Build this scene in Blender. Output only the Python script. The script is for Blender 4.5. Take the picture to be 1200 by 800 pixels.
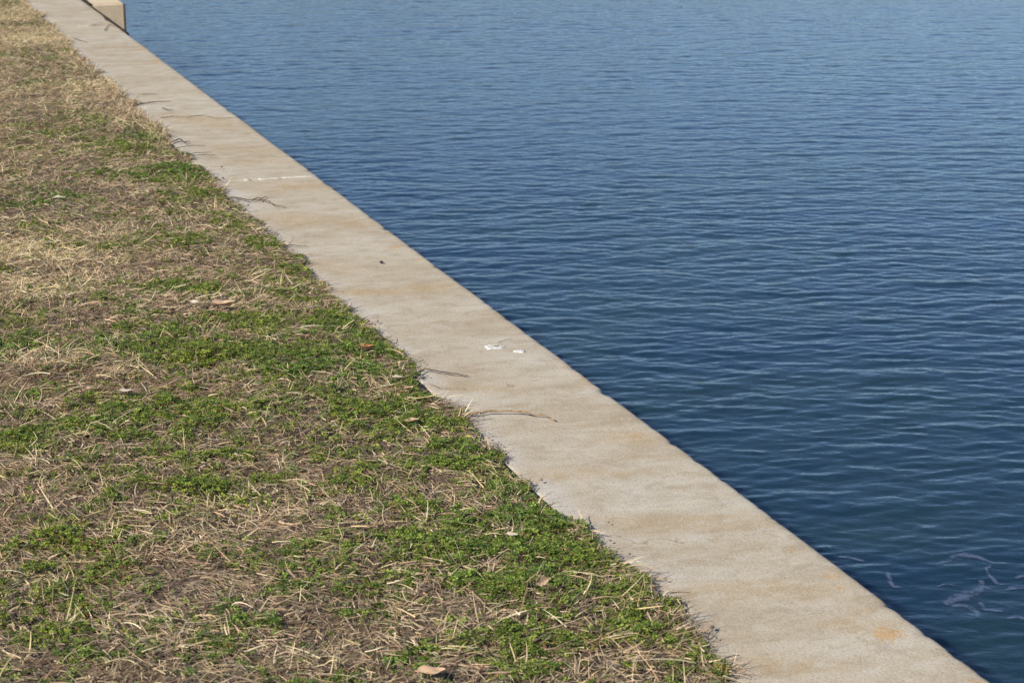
import bpy, math, random
import numpy as np

for o in list(bpy.data.objects):
    bpy.data.objects.remove(o)
scene = bpy.context.scene
COL = scene.collection
rng = np.random.default_rng(7)
random.seed(7)

# ------------------------------------------------------------------ camera
CAM_H = 1.6                       # eye height over the cap of the seawall
PITCH = math.radians(15.34)
F_PX = 2333.0                     # focal length in pixels of a 1200 px wide picture
cd = bpy.data.cameras.new('camera')
cam = bpy.data.objects.new('camera', cd)
COL.objects.link(cam)
cam.location = (0, 0, CAM_H)
cam.rotation_euler = (math.pi / 2 - PITCH, 0, 0)
cd.sensor_width = 36
cd.lens = F_PX * 36 / 1200
cd.clip_start = 0.05
cd.clip_end = 3000
cd.dof.use_dof = True
cd.dof.focus_distance = 5.6
cd.dof.aperture_fstop = 11
scene.camera = cam

# ------------------------------------------------------------------ light
SUN_EL = math.radians(35.5)
SUN_AZ = math.radians(-134)       # compass angle from +Y (view direction), negative = left
world = bpy.data.worlds.new('World')
scene.world = world
world.use_nodes = True
wn = world.node_tree
bg = wn.nodes['Background']
sky = wn.nodes.new('ShaderNodeTexSky')
sky.sky_type = 'NISHITA'
sky.sun_disc = False
sky.sun_elevation = SUN_EL
sky.sun_rotation = SUN_AZ
sky.altitude = 1300
sky.air_density = 0.85
sky.dust_density = 0.0
sky.ozone_density = 2.4
wn.links.new(sky.outputs[0], bg.inputs[0])
bg.inputs[1].default_value = 0.105
sl = bpy.data.lights.new('sun', 'SUN')
sl.energy = 4.9
sl.angle = math.radians(0.53)
sl.color = (1.0, 0.92, 0.80)
so = bpy.data.objects.new('sun', sl)
COL.objects.link(so)
so.rotation_euler = (math.pi / 2 - SUN_EL, 0, math.pi - SUN_AZ)
so.location = (-5, -5, 8)
scene.view_settings.view_transform = 'Standard'
scene.view_settings.look = 'None'
scene.view_settings.exposure = 0.32
scene.view_settings.gamma = 1.0
scene.render.engine = 'CYCLES'

# ------------------------------------------------------------------ helpers
def ground(px, py, z=0.0):
    """world point at height z seen at (px, py) of the 1200 x 800 picture"""
    u = (px - 600) / F_PX
    v = (py - 400) / F_PX
    dy = math.cos(PITCH) - v * math.sin(PITCH)
    dz = -math.sin(PITCH) - v * math.cos(PITCH)
    t = (z - CAM_H) / dz
    return np.array([u * t, dy * t, z])

WALL_A = math.atan2(-825, F_PX / math.cos(PITCH))     # heading of the seawall from +Y
DIR = np.array([math.sin(WALL_A), math.cos(WALL_A)])   # along the wall, away from the viewer
NRM = np.array([-DIR[1], DIR[0]])                      # towards the lawn
IN0 = ground(858, 800)[:2]                             # a point of the lawn-side edge
OUT0 = ground(1169, 800)[:2]
WID = float(np.dot(IN0 - OUT0, NRM))                   # width of the cap

def sd(x, y):
    rx, ry = x - IN0[0], y - IN0[1]
    return rx * DIR[0] + ry * DIR[1], rx * NRM[0] + ry * NRM[1]

def xy(s, d):
    return IN0[0] + s * DIR[0] + d * NRM[0], IN0[1] + s * DIR[1] + d * NRM[1]

def sdpx(px, py):
    p = ground(px, py)
    return sd(p[0], p[1])

_perm = np.random.default_rng(3).permutation(4096).astype(np.int64)
_val = np.random.default_rng(4).random(4096)
def vnoise(x, y, seed=0):
    x = np.asarray(x, float); y = np.asarray(y, float)
    xi = np.floor(x).astype(np.int64); yi = np.floor(y).astype(np.int64)
    fx = x - xi; fy = y - yi
    fx = fx * fx * (3 - 2 * fx); fy = fy * fy * (3 - 2 * fy)
    def h(a, b):
        return _val[(_perm[(a + _perm[(b + seed * 131) & 4095]) & 4095])]
    return (h(xi, yi) * (1 - fx) + h(xi + 1, yi) * fx) * (1 - fy) + \
           (h(xi, yi + 1) * (1 - fx) + h(xi + 1, yi + 1) * fx) * fy
def fbm(x, y, scale, octs=4, seed=0, gain=0.5):
    r = 0; a = 1; tot = 0
    for k in range(octs):
        r = r + a * vnoise(x * scale * 2 ** k + 17.3 * k, y * scale * 2 ** k - 9.1 * k, seed + k)
        tot += a; a *= gain
    return r / tot
def sstep(a, b, x):
    t = np.clip((x - a) / (b - a), 0, 1)
    return t * t * (3 - 2 * t)

def mesh_np(name, verts, faces, mat=None, smooth=True, col=None, parent=None, attrs=None):
    """faces: (n, k) integer array"""
    me = bpy.data.meshes.new(name)
    verts = np.asarray(verts, np.float32).reshape(-1, 3)
    faces = np.asarray(faces, np.int32)
    n, k = faces.shape
    me.vertices.add(len(verts)); me.vertices.foreach_set('co', verts.ravel())
    me.loops.add(n * k); me.loops.foreach_set('vertex_index', faces.ravel())
    me.polygons.add(n)
    me.polygons.foreach_set('loop_start', np.arange(0, n * k, k, dtype=np.int32))
    me.update(calc_edges=True)
    me.polygons.foreach_set('use_smooth', np.full(n, smooth))
    if col is not None:
        a = me.color_attributes.new('tint', 'FLOAT_COLOR', 'POINT')
        c = np.ones((len(verts), 4), np.float32); c[:, :3] = col
        a.data.foreach_set('color', c.ravel())
    for an, av in (attrs or {}).items():
        a = me.attributes.new(an, 'FLOAT', 'POINT')
        a.data.foreach_set('value', np.asarray(av, np.float32).ravel())
    if mat: me.materials.append(mat)
    me.validate()
    o = bpy.data.objects.new(name, me)
    COL.objects.link(o)
    if parent: o.parent = parent
    return o

def grid_faces(ny, nx):
    i = np.arange(ny * nx).reshape(ny, nx)
    return np.stack([i[:-1, :-1], i[:-1, 1:], i[1:, 1:], i[1:, :-1]], -1).reshape(-1, 4)

def tag(o, label, cat, group=None, kind=None):
    o['label'] = label; o['category'] = cat
    if group: o['group'] = group
    if kind: o['kind'] = kind
    return o

# node shorthand
class NT:
    def __init__(s, name):
        s.m = bpy.data.materials.new(name); s.m.use_nodes = True
        s.t = s.m.node_tree; s.b = s.t.nodes['Principled BSDF']
    def n(s, typ, **kw):
        nd = s.t.nodes.new(typ)
        for k, v in kw.items():
            if k.startswith('i_'):
                nd.inputs[k[2:].replace('_', ' ')].default_value = v
            else: setattr(nd, k, v)
        return nd
    def l(s, a, b): s.t.links.new(a, b)
    def noise(s, vec, scale, detail=4, rough=0.55, dist=0):
        nd = s.n('ShaderNodeTexNoise'); nd.inputs['Scale'].default_value = scale
        nd.inputs['Detail'].default_value = detail; nd.inputs['Roughness'].default_value = rough
        nd.inputs['Distortion'].default_value = dist
        if vec is not None: s.l(vec, nd.inputs['Vector'])
        return nd.outputs['Fac']
    def ramp(s, fac, stops):
        nd = s.n('ShaderNodeValToRGB'); cr = nd.color_ramp
        while len(cr.elements) < len(stops): cr.elements.new(0.5)
        for e, (p, c) in zip(cr.elements, stops):
            e.position = p; e.color = (*c, 1) if len(c) == 3 else c
        s.l(fac, nd.inputs[0]); return nd.outputs[0]
    def mask(s, fac, a, b):
        nd = s.n('ShaderNodeMapRange'); nd.interpolation_type = 'SMOOTHSTEP'
        nd.inputs['From Min'].default_value = a; nd.inputs['From Max'].default_value = b
        s.l(fac, nd.inputs['Value']); return nd.outputs[0]
    def math(s, op, a, b=None):
        nd = s.n('ShaderNodeMath', operation=op)
        for i, v in enumerate((a, b)):
            if v is None: continue
            if isinstance(v, (int, float)): nd.inputs[i].default_value = v
            else: s.l(v, nd.inputs[i])
        return nd.outputs[0]
    def mix(s, fac, a, b, blend='MIX'):
        nd = s.n('ShaderNodeMix', data_type='RGBA', blend_type=blend)
        for i, v in ((0, fac), (6, a), (7, b)):
            if isinstance(v, (int, float)): nd.inputs[i].default_value = v
            elif isinstance(v, tuple): nd.inputs[i].default_value = (*v, 1)
            else: s.l(v, nd.inputs[i])
        return nd.outputs[2]
    def bump(s, h, strength, dist, normal=None):
        nd = s.n('ShaderNodeBump'); nd.inputs['Strength'].default_value = strength
        nd.inputs['Distance'].default_value = dist; s.l(h, nd.inputs['Height'])
        if normal is not None: s.l(normal, nd.inputs['Normal'])
        return nd.outputs[0]
    def objco(s):
        return s.n('ShaderNodeTexCoord').outputs['Object']
    def attr(s, name, out='Fac'):
        nd = s.n('ShaderNodeAttribute', attribute_name=name); return nd.outputs[out]

# ------------------------------------------------------------------ materials
def mat_concrete(name, warm=0.0, bright=1.0):
    t = NT(name); co = t.objco()
    st = t.n('ShaderNodeMapping'); st.inputs['Scale'].default_value = (1.7, 0.85, 1); t.l(co, st.inputs[0])
    sv = st.outputs[0]
    n1 = t.noise(sv, 1.7, 6, 0.6, 0.4)
    n2 = t.noise(sv, 6.0, 6, 0.62, 0.6)
    n3 = t.noise(co, 38, 5, 0.65)
    n4 = t.noise(co, 170, 2, 0.8)
    b = bright
    c = t.ramp(n1, [(0.30, (0.42*b, 0.345*b, 0.235*b)), (0.46, (0.485*b, 0.415*b, 0.31*b)), (0.62, (0.53*b, 0.475*b, 0.375*b)), (0.8, (0.49*b, 0.46*b, 0.40*b))])
    c = t.mix(t.math('MULTIPLY', t.mask(n2, 0.46, 0.66), 0.40), c, (0.36*b, 0.29*b, 0.195*b))
    c = t.mix(t.math('MULTIPLY', t.mask(n2, 0.44, 0.34), 0.40), c, (0.56*b, 0.52*b, 0.445*b))
    hb = t.noise(sv, 9, 9, 0.78, 0.2)
    c = t.mix(t.math('MULTIPLY', t.mask(hb, 0.535, 0.575), 0.36), c, (0.35*b, 0.27*b, 0.165*b))
    c = t.mix(t.math('MULTIPLY', t.mask(hb, 0.455, 0.41), 0.34), c, (0.60*b, 0.565*b, 0.50*b))
    vo = t.n('ShaderNodeTexVoronoi'); vo.inputs['Scale'].default_value = 55; t.l(co, vo.inputs['Vector'])
    pit = t.mask(vo.outputs['Distance'], 0.17, 0.06)
    c = t.mix(t.math('MULTIPLY', t.math('MULTIPLY', pit, t.mask(t.noise(co, 5, 3, 0.6), 0.45, 0.6)), 0.6), c, (0.15, 0.12, 0.085))
    # hairline cracks
    cv = t.n('ShaderNodeTexVoronoi', feature='DISTANCE_TO_EDGE'); cv.inputs['Scale'].default_value = 1.0
    wv = t.n('ShaderNodeVectorMath', operation='ADD'); nz = t.n('ShaderNodeTexNoise'); nz.inputs['Scale'].default_value = 7; nz.inputs['Detail'].default_value = 5
    t.l(co, nz.inputs['Vector']); sc = t.n('ShaderNodeVectorMath', operation='SCALE'); sc.inputs['Scale'].default_value = 0.12
    t.l(nz.outputs['Color'], sc.inputs[0]); t.l(co, wv.inputs[0]); t.l(sc.outputs[0], wv.inputs[1])
    ms = t.n('ShaderNodeMapping'); ms.inputs['Scale'].default_value = (0.75, 0.35, 1); t.l(wv.outputs[0], ms.inputs[0]); t.l(ms.outputs[0], cv.inputs['Vector'])
    crk = t.math('MULTIPLY', t.mask(cv.outputs['Distance'], 0.0016, 0.0004), t.mask(t.noise(co, 2.2, 3, 0.6), 0.52, 0.60))
    c = t.mix(t.math('MULTIPLY', crk, 0.5), c, (0.14, 0.11, 0.08))
    # inner strip near the lawn: paler, greyer
    c = t.mix(t.math('MULTIPLY', t.mask(t.attr('pale'), 0.1, 1.0), 0.65), c, (0.56*b, 0.525*b, 0.47*b))
    # brown stain
    br = t.math('MULTIPLY', t.attr('brown'), t.mask(t.noise(co, 26, 5, 0.7), 0.34, 0.54))
    c = t.mix(t.math('MULTIPLY', t.mask(t.noise(co, 9, 5, 0.65, 1.0), 0.50, 0.66), 0.35), c, (0.33*b, 0.26*b, 0.18*b))
    c = t.mix(t.math('MULTIPLY', br, 0.85), c, (0.40, 0.265, 0.115))
    # orange lichen
    li = t.math('MULTIPLY', t.attr('lichen'), 1.0)
    li = t.math('ADD', li, t.math('MULTIPLY', t.math('SUBTRACT', t.noise(co, 60, 5, 0.75), 0.5), 2.2))
    lm = t.mask(li, 0.36, 0.66)
    c = t.mix(t.math('MULTIPLY', lm, 0.62), c, (0.50, 0.27, 0.07))
    # rust
    c = t.mix(t.math('MULTIPLY', t.attr('rust'), 0.85), c, (0.16, 0.075, 0.03))
    # grit
    c = t.mix(t.math('MULTIPLY', t.mask(n3, 0.40, 0.28), 0.45), c, (0.27, 0.22, 0.165))
    c = t.mix(t.math('MULTIPLY', t.mask(n3, 0.60, 0.74), 0.45), c, (0.60, 0.56, 0.48))
    c = t.mix(t.math('MULTIPLY', t.mask(n4, 0.46, 0.32), 0.5), c, (0.20, 0.17, 0.13))
    c = t.mix(t.math('MULTIPLY', t.mask(n4, 0.56, 0.70), 0.5), c, (0.68, 0.63, 0.54))
    if warm: c = t.mix(warm, c, (0.60, 0.45, 0.27))
    t.l(c, t.b.inputs['Base Color'])
    t.b.inputs['Roughness'].default_value = 0.92
    t.b.inputs['Specular IOR Level'].default_value = 0.2
    b1 = t.bump(hb, 0.2, 0.002)
    b2 = t.bump(n3, 0.6, 0.0022, b1)
    b3 = t.bump(n4, 0.8, 0.0016, b2)
    t.l(b3, t.b.inputs['Normal'])
    return t.m

def mat_soil():
    t = NT('soil'); co = t.objco()
    n1 = t.noise(co, 3, 6, 0.6); n2 = t.noise(co, 45, 6, 0.7); n3 = t.noise(co, 260, 3, 0.7)
    c = t.ramp(n1, [(0.3, (0.085, 0.062, 0.045)), (0.5, (0.13, 0.098, 0.070)), (0.7, (0.19, 0.145, 0.105))])
    c = t.mix(t.mask(n2, 0.48, 0.66), c, (0.20, 0.15, 0.105))
    c = t.mix(t.math('MULTIPLY', t.mask(n3, 0.55, 0.7), 0.6), c, (0.28, 0.215, 0.15))
    c = t.mix(t.math('MULTIPLY', t.mask(t.noise(co, 1.1, 5, 0.65), 0.5, 0.62), t.mask(t.attr('far'), 0, 1)), c, (0.055, 0.085, 0.022))
    t.l(c, t.b.inputs['Base Color']); t.b.inputs['Roughness'].default_value = 1
    t.b.inputs['Specular IOR Level'].default_value = 0.1
    t.l(t.bump(n3, 0.8, 0.003, t.bump(n2, 0.9, 0.012)), t.b.inputs['Normal'])
    return t.m

def mat_tint(name, rough=0.7, transl=0.25, spec=0.25):
    t = NT(name); a = t.attr('tint', 'Color')
    t.l(a, t.b.inputs['Base Color'])
    t.b.inputs['Roughness'].default_value = rough
    t.b.inputs['Specular IOR Level'].default_value = spec
    if transl:
        tr = t.n('ShaderNodeBsdfTranslucent'); t.l(a, tr.inputs[0])
        mx = t.n('ShaderNodeMixShader'); mx.inputs[0].default_value = transl
        t.l(t.b.outputs[0], mx.inputs[1]); t.l(tr.outputs[0], mx.inputs[2])
        t.l(mx.outputs[0], t.t.nodes['Material Output'].inputs[0])
    return t.m

def mat_plain(name, c1, c2, scale=60, rough=0.85, bump=0.0006, spec=0.2, transl=0.0):
    t = NT(name); co = t.objco()
    n = t.noise(co, scale, 5, 0.65)
    c = t.ramp(n, [(0.35, c1), (0.65, c2)])
    t.l(c, t.b.inputs['Base Color']); t.b.inputs['Roughness'].default_value = rough
    t.b.inputs['Specular IOR Level'].default_value = spec
    t.l(t.bump(n, 0.7, bump), t.b.inputs['Normal'])
    if transl:
        tr = t.n('ShaderNodeBsdfTranslucent'); t.l(c, tr.inputs[0])
        mx = t.n('ShaderNodeMixShader'); mx.inputs[0].default_value = transl
        t.l(t.b.outputs[0], mx.inputs[1]); t.l(tr.outputs[0], mx.inputs[2])
        t.l(mx.outputs[0], t.t.nodes['Material Output'].inputs[0])
    return t.m

def mat_water():
    t = NT('water_surface'); co = t.objco()
    big = t.noise(co, 0.9, 4, 0.6, 0.5)
    c = t.ramp(big, [(0.38, (0.006, 0.026, 0.061)), (0.66, (0.012, 0.036, 0.050))])
    t.l(c, t.b.inputs['Base Color'])
    t.b.inputs['Subsurface Weight'].default_value = 1.0
    t.b.inputs['Subsurface Radius'].default_value = (0.25, 0.55, 0.8)
    t.b.inputs['Subsurface Scale'].default_value = 0.6
    t.b.inputs['Roughness'].default_value = 0.06
    t.b.inputs['IOR'].default_value = 1.333
    mp = t.n('ShaderNodeMapping'); mp.inputs['Scale'].default_value = (1, 1.5, 1); t.l(co, mp.inputs[0])
    n1 = t.noise(mp.outputs[0], 11, 3, 0.5, 0.3)
    t.l(t.bump(n1, 0.36, 0.013), t.b.inputs['Normal'])
    return t.m

M_CONC = mat_concrete('weathered_concrete', bright=0.94)
M_BLOCK = mat_concrete('buff_concrete', warm=0.5, bright=1.3)
M_SOIL = mat_soil()
M_STRAW = mat_tint('dry_grass_blades', 0.6, 0.22, 0.3)
M_GREEN = mat_tint('clover_leaves', 0.5, 0.30, 0.35)
M_WATER = mat_water()
M_SEAL = mat_plain('joint_sealant', (0.42, 0.37, 0.29), (0.62, 0.57, 0.47), 40)
M_TWIG_D = mat_plain('dark_bark', (0.045, 0.032, 0.026), (0.13, 0.095, 0.072), 150)
M_TWIG_T = mat_plain('tan_bark', (0.15, 0.095, 0.055), (0.38, 0.27, 0.16), 90)
M_LEAF_T = mat_plain('tan_dead_leaf', (0.50, 0.33, 0.20), (0.66, 0.48, 0.32), 50, transl=0.15)
M_LEAF_P = mat_plain('pale_dead_leaf', (0.50, 0.42, 0.31), (0.70, 0.62, 0.50), 50, transl=0.15)
M_LEAF_O = mat_plain('orange_dead_leaf', (0.36, 0.15, 0.065), (0.55, 0.30, 0.14), 50, transl=0.15)
M_LEAF_Y = mat_plain('yellow_dead_leaf', (0.45, 0.27, 0.05), (0.62, 0.45, 0.12), 50, transl=0.15)
M_WHITE = mat_plain('white_dropping', (0.42, 0.40, 0.36), (0.70, 0.69, 0.66), 220)
M_PEBBLE = mat_plain('dark_pebble', (0.02, 0.02, 0.022), (0.06, 0.055, 0.05), 120)
M_YEL = mat_plain('yellow_petals', (0.75, 0.62, 0.03), (0.85, 0.75, 0.06), 60)
M_STEM = mat_plain('flower_stem', (0.06, 0.12, 0.02), (0.09, 0.17, 0.03), 60)
def mat_film():
    t = NT('surface_film'); co = t.objco()
    n = t.noise(co, 30, 4, 0.6)
    t.l(t.ramp(n, [(0.3, (0.10, 0.14, 0.24)), (0.7, (0.13, 0.17, 0.28))]), t.b.inputs['Base Color'])
    t.b.inputs['Roughness'].default_value = 0.35
    t.b.inputs['IOR'].default_value = 1.333
    al = t.mask(t.noise(co, 20, 4, 0.7), 0.36, 0.52)
    t.l(t.math('MULTIPLY', t.math('MULTIPLY', al, 0.62), t.attr('fade')), t.b.inputs['Alpha'])
    return t.m
M_FILM = mat_film()

# ------------------------------------------------------------------ lawn ground
def graded(a0, fine0, fine1, a1, step, grow=1.18):
    mid = np.arange(fine0, fine1 + 1e-9, step)
    lo = [fine0]; st = step
    while lo[-1] > a0: st *= grow; lo.append(lo[-1] - st)
    hi = [mid[-1]]; st = step
    while hi[-1] < a1: st *= grow; hi.append(hi[-1] + st)
    return np.concatenate([np.array(lo[:0:-1]), mid, np.array(hi[1:])])

def edge_reach(s):
    return 0.002 + 0.036 * (fbm(s, s * 0, 3.0, 2, 90) - 0.45) * 2 + 0.032 * (fbm(s, s * 0, 14, 2, 92) - 0.45) * 2
def soil_z(x, y):
    s, d = sd(x, y)
    b = (fbm(x, y, 3.5, 3, 5) - 0.5) * 0.030 + (fbm(x, y, 14, 3, 9) - 0.5) * 0.018
    slope = 0.002 + 0.016 * sstep(0.05, 0.5, d)
    return slope + b * sstep(-0.05, 0.15, d)

ss = graded(-400, -2.0, 14.5, 900, 0.02); dd = graded(-0.001, 0.0, 3.2, 900, 0.02)
dd = np.concatenate([np.arange(-0.09, -0.001, 0.006), dd[dd > -0.002]])
S, D = np.meshgrid(ss, dd, indexing='ij')
X, Y = xy(S, D)
Z = soil_z(X, Y)
creep = sstep(0.004, -0.012, -(D + edge_reach(S)))     # a thin skirt of soil creeping onto the cap
Z = np.where(D < 0.03, np.where(D < 0, -0.03 + creep * (0.034 + 0.006 * fbm(X, Y, 40, 2, 15)), np.maximum(Z, -0.03 + creep * 0.034)), Z)
far = sstep(1.2, 2.4, D)
mesh_np('ground', np.stack([X, Y, Z], -1), grid_faces(*S.shape)[:, ::-1], M_SOIL, attrs={'far': far.ravel()})
bpy.data.objects['ground']['kind'] = 'structure'

# ------------------------------------------------------------------ seawall
wall = bpy.data.objects.new('seawall', None); COL.objects.link(wall)
wall.location = (IN0[0], IN0[1], 0)
wall.rotation_euler = (0, 0, math.atan2(DIR[1], DIR[0]))    # local x along the wall, local y towards the lawn
tag(wall, 'low weathered concrete seawall with a broad flat cap between lawn and water', 'wall')

def gpatch(s, d, lst):
    r = np.zeros_like(s)
    for (px, py, rx, ry, w) in lst:
        s0, d0 = sdpx(px, py)
        a = ground(px + rx, py); b = ground(px, py + ry); c = ground(px, py)
        hx = abs(a[0] - c[0]); hy = abs(b[1] - c[1])
        x, y = xy(s, d)
        r = np.maximum(r, w * np.exp(-(((x - c[0]) / hx) ** 2 + ((y - c[1]) / hy) ** 2)))
    return r
LICHEN = [(1040,742,26,12,.75),(1018,714,9,4,.6),(985,690,12,6,.55),(973,674,16,6,.6),(1112,766,9,4,.55),(1147,798,12,4,.75),
          (1130,778,14,6,.45),(462,290,12,4,.6),(490,305,9,4,.55),(449,303,9,3,.45),(740,511,18,7,.5),(760,520,12,4,.45),(520,334,30,5,.4),
          (167,57,9,3,.6),(183,73,7,3,.6),(930,645,18,9,.45),(860,680,7,3,.4),(640,500,22,7,.3)]
BROWN = [(430,342,50,4,.9),(500,337,28,5,.8),(330,258,60,8,.7),(420,262,30,5,.6),(350,218,60,5,.6),(230,141,40,4,.7),(250,146,30,4,.6),
         (740,512,40,9,.6),(640,555,80,8,.5),(800,610,110,9,.5),(870,690,120,12,.5),(700,555,60,6,.5),(560,455,60,6,.45),(380,313,60,8,.4),
         (290,175,50,6,.4),(900,780,100,14,.5),(1000,730,60,10,.4),(300,190,40,4,.5)]
RUST = [(110,29.5,3,1.2,1.0),(114,29.5,5,1.6,.55),(122,30,5,1.2,.3)]

def profile():
    top = np.linspace(-0.014, -WID + 0.020, 30)
    pr = [(0.0, -0.24), (0.0, -0.012), (-0.003, -0.005), (-0.008, -0.001)]
    pr += [(t, 0.0) for t in top]
    pr += [(-WID + 0.012, -0.0012), (-WID + 0.006, -0.004), (-WID + 0.002, -0.009), (-WID, -0.016), (-WID, -0.06), (-WID, -0.24)]
    return np.array(pr)
def slab(s0, s1, step):
    n = max(2, int((s1 - s0) / step)); s = np.linspace(s0, s1, n)
    pr = profile(); npf = len(pr)
    Sg = np.repeat(s[:, None], npf, 1); Dg = np.repeat(pr[None, :, 0], n, 0).copy(); Zg = np.repeat(pr[None, :, 1], n, 0).copy()
    wob = (fbm(s, s * 0, 1.3, 2, 21) - 0.5) * 0.010 + (fbm(s, s * 0, 14, 4, 22, 0.7) - 0.5) * 0.005
    chip = np.clip(fbm(s, s * 0 + 3, 22, 3, 25) - 0.62, 0, 1) * 0.022
    e = sstep(-WID + 0.05, -WID + 0.0, Dg)
    Dg += e * (wob + chip)[:, None]
    Zg -= sstep(-WID + 0.03, -WID + 0.01, Dg) * chip[:, None] * 0.5
    Zg += ((fbm(Sg, Dg, 2.2, 2, 31) - 0.5) * 0.0010) * (Zg > -0.05)
    for k in (0, 1, n - 2, n - 1):      # eased slab ends
        Zg[k] -= (0.004 if k in (0, n - 1) else 0.0) * (Zg[k] > -0.05)
    pale = sstep(-0.13, -0.02, Dg) * (0.4 + 0.9 * fbm(Sg, Dg, 7, 3, 41))
    lich = gpatch(Sg, Dg, LICHEN)
    lich = np.maximum(lich, 0.30 * sstep(-WID + 0.10, -WID + 0.01, Dg) * sstep(0.45, 0.75, fbm(Sg, Dg, 3, 3, 44)) * 1.4)
    at = {'pale': pale, 'lichen': lich, 'brown': gpatch(Sg, Dg, BROWN), 'rust': gpatch(Sg, Dg, RUST)}
    V = np.stack([Sg, Dg, Zg], -1).reshape(-1, 3)
    F = grid_faces(n, npf)
    o = mesh_np('cap_slab', V, F, M_CONC, attrs={k: v.ravel() for k, v in at.items()}, parent=wall)
    import bmesh
    bm = bmesh.new(); bm.from_mesh(o.data)       # close the ends and the underside
    bm.verts.ensure_lookup_table()
    bm.faces.new([bm.verts[i] for i in range(npf)])
    bm.faces.new([bm.verts[(n - 1) * npf + i] for i in range(npf)][::-1])
    bmesh.ops.recalc_face_normals(bm, faces=bm.faces)
    bm.to_mesh(o.data); bm.free()
    return o
sj = sdpx(305, 210)[0]; sj2 = sdpx(70, 32)[0]
L = sj2 - sj
gap = 0.006
joints = [sj + L * k for k in (-2, -1, 0, 1, 2)]
for a, b in zip(joints[:-1], joints[1:]):
    near = a < sj2
    slab(a + gap, b - gap, 0.012 if near and b > 0 else 0.05)
def long_box(name, s0, s1, d0, d1, z0, z1, mat, parent):
    v = [(s, d, z) for s in (s0, s1) for d in (d0, d1) for z in (z0, z1)]
    f = [(0,1,3,2),(4,6,7,5),(0,4,5,1),(2,3,7,6),(0,2,6,4),(1,5,7,3)]
    return mesh_np(name, v, f, mat, False, parent=parent)
long_box('cap_slab', joints[-1] + gap, 220, -WID, 0, -0.24, 0.0, M_CONC, wall)
long_box('cap_slab', -220, joints[0] - gap, -WID, 0, -0.24, 0.0, M_CONC, wall)
long_box('wall_body', -220, 220, -WID + 0.03, -0.02, -2.0, -0.241, M_CONC, wall)
def sealant(sc, ranges, w):
    V = []; F = []
    for d0, d1 in ranges:
        n = max(4, int(abs(d1 - d0) / 0.008)); d = np.linspace(d0, d1, n)
        ww = w * (0.4 + 0.9 * fbm(d, d * 0 + sc, 22, 3, 51)) * np.minimum(1, 4 * np.sin(np.linspace(0.05, math.pi - 0.05, n)))
        cs = sc + (fbm(d, d * 0, 12, 2, 52) - 0.5) * 0.012
        b = len(V)
        for i in range(n):
            for (o, z) in ((-1, -0.006), (-0.8, 0.0035), (0.8, 0.0035), (1, -0.006)):
                V.append((cs[i] + o * ww[i] / 2, d[i], z))
        for i in range(n - 1):
            for k in range(3):
                F.append((b + i*4 + k, b + i*4 + k + 1, b + i*4 + k + 5, b + i*4 + k + 4))
    return mesh_np('joint_sealant', V, F, M_SEAL, True, parent=wall)
for rgn in [(-0.012, -0.05), (-0.14, -0.17), (-0.205, -0.30), (-0.31, -WID + 0.02)]: sealant(joints[2], [rgn], 0.022)
for rgn in [(-0.10, -0.16), (-0.20, -0.28)]: sealant(joints[3], [rgn], 0.012)

# concrete block standing against the water side of the wall
bs, bd = sdpx(104, 5)
blk = bpy.data.objects.new('concrete_block', None); COL.objects.link(blk)
xx, yy = xy(bs, -WID); blk.location = (xx, yy, -1.6); blk.rotation_euler = wall.rotation_euler
tag(blk, 'buff concrete block standing in the water against the far end of the seawall', 'block')
def block_part():
    import bmesh
    bm = bmesh.new()
    bmesh.ops.create_cube(bm, size=1)
    lx, ly, lz = 2.6, 0.268, 1.6
    for v in bm.verts:
        v.co.x = (v.co.x + 0.5) * lx; v.co.y = (v.co.y - 0.5) * ly - 0.016; v.co.z = (v.co.z + 0.5) * lz - 0.002
    bmesh.ops.bevel(bm, geom=bm.edges[:], offset=0.012, segments=3, affect='EDGES')
    bmesh.ops.subdivide_edges(bm, edges=[e for e in bm.edges if e.calc_length() > 0.2], cuts=12, use_grid_fill=True)
    for v in bm.verts:
        v.co.x += (float(fbm(v.co.y, v.co.z, 14, 3, 61)) - 0.5) * 0.008
        v.co.y += (float(fbm(v.co.x, v.co.z, 10, 3, 62)) - 0.5) * 0.006
    me = bpy.data.meshes.new('block_body'); bm.to_mesh(me); bm.free(); me.materials.append(M_BLOCK)
    o = bpy.data.objects.new('block_body', me); COL.objects.link(o); o.parent = blk
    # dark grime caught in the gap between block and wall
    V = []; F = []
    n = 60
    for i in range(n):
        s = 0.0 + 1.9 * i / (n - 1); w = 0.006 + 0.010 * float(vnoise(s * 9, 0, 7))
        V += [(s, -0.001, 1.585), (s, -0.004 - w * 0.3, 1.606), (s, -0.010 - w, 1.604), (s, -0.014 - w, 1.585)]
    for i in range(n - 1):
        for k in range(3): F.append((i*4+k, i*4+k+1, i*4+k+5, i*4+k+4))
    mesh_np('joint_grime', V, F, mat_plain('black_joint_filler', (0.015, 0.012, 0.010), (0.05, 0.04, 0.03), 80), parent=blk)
    # rough dark arris strip down the outer corner of the near face
    V = []; F = []; n = 50
    for i in range(n):
        z = 0.9 + 0.69 * i / (n - 1); w = 0.010 + 0.014 * float(vnoise(z * 16, 2, 8))
        V += [(-0.0, -0.287 + w * 0.2, z), (-0.005, -0.280 + w * 0.4, z), (-0.006, -0.289, z), (0.01, -0.291, z)]
    for i in range(n - 1):
        for k in range(3): F.append((i*4+k, i*4+k+1, i*4+k+5, i*4+k+4))
    mesh_np('corner_strip', V, F, M_TWIG_D, parent=blk)
block_part()

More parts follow.
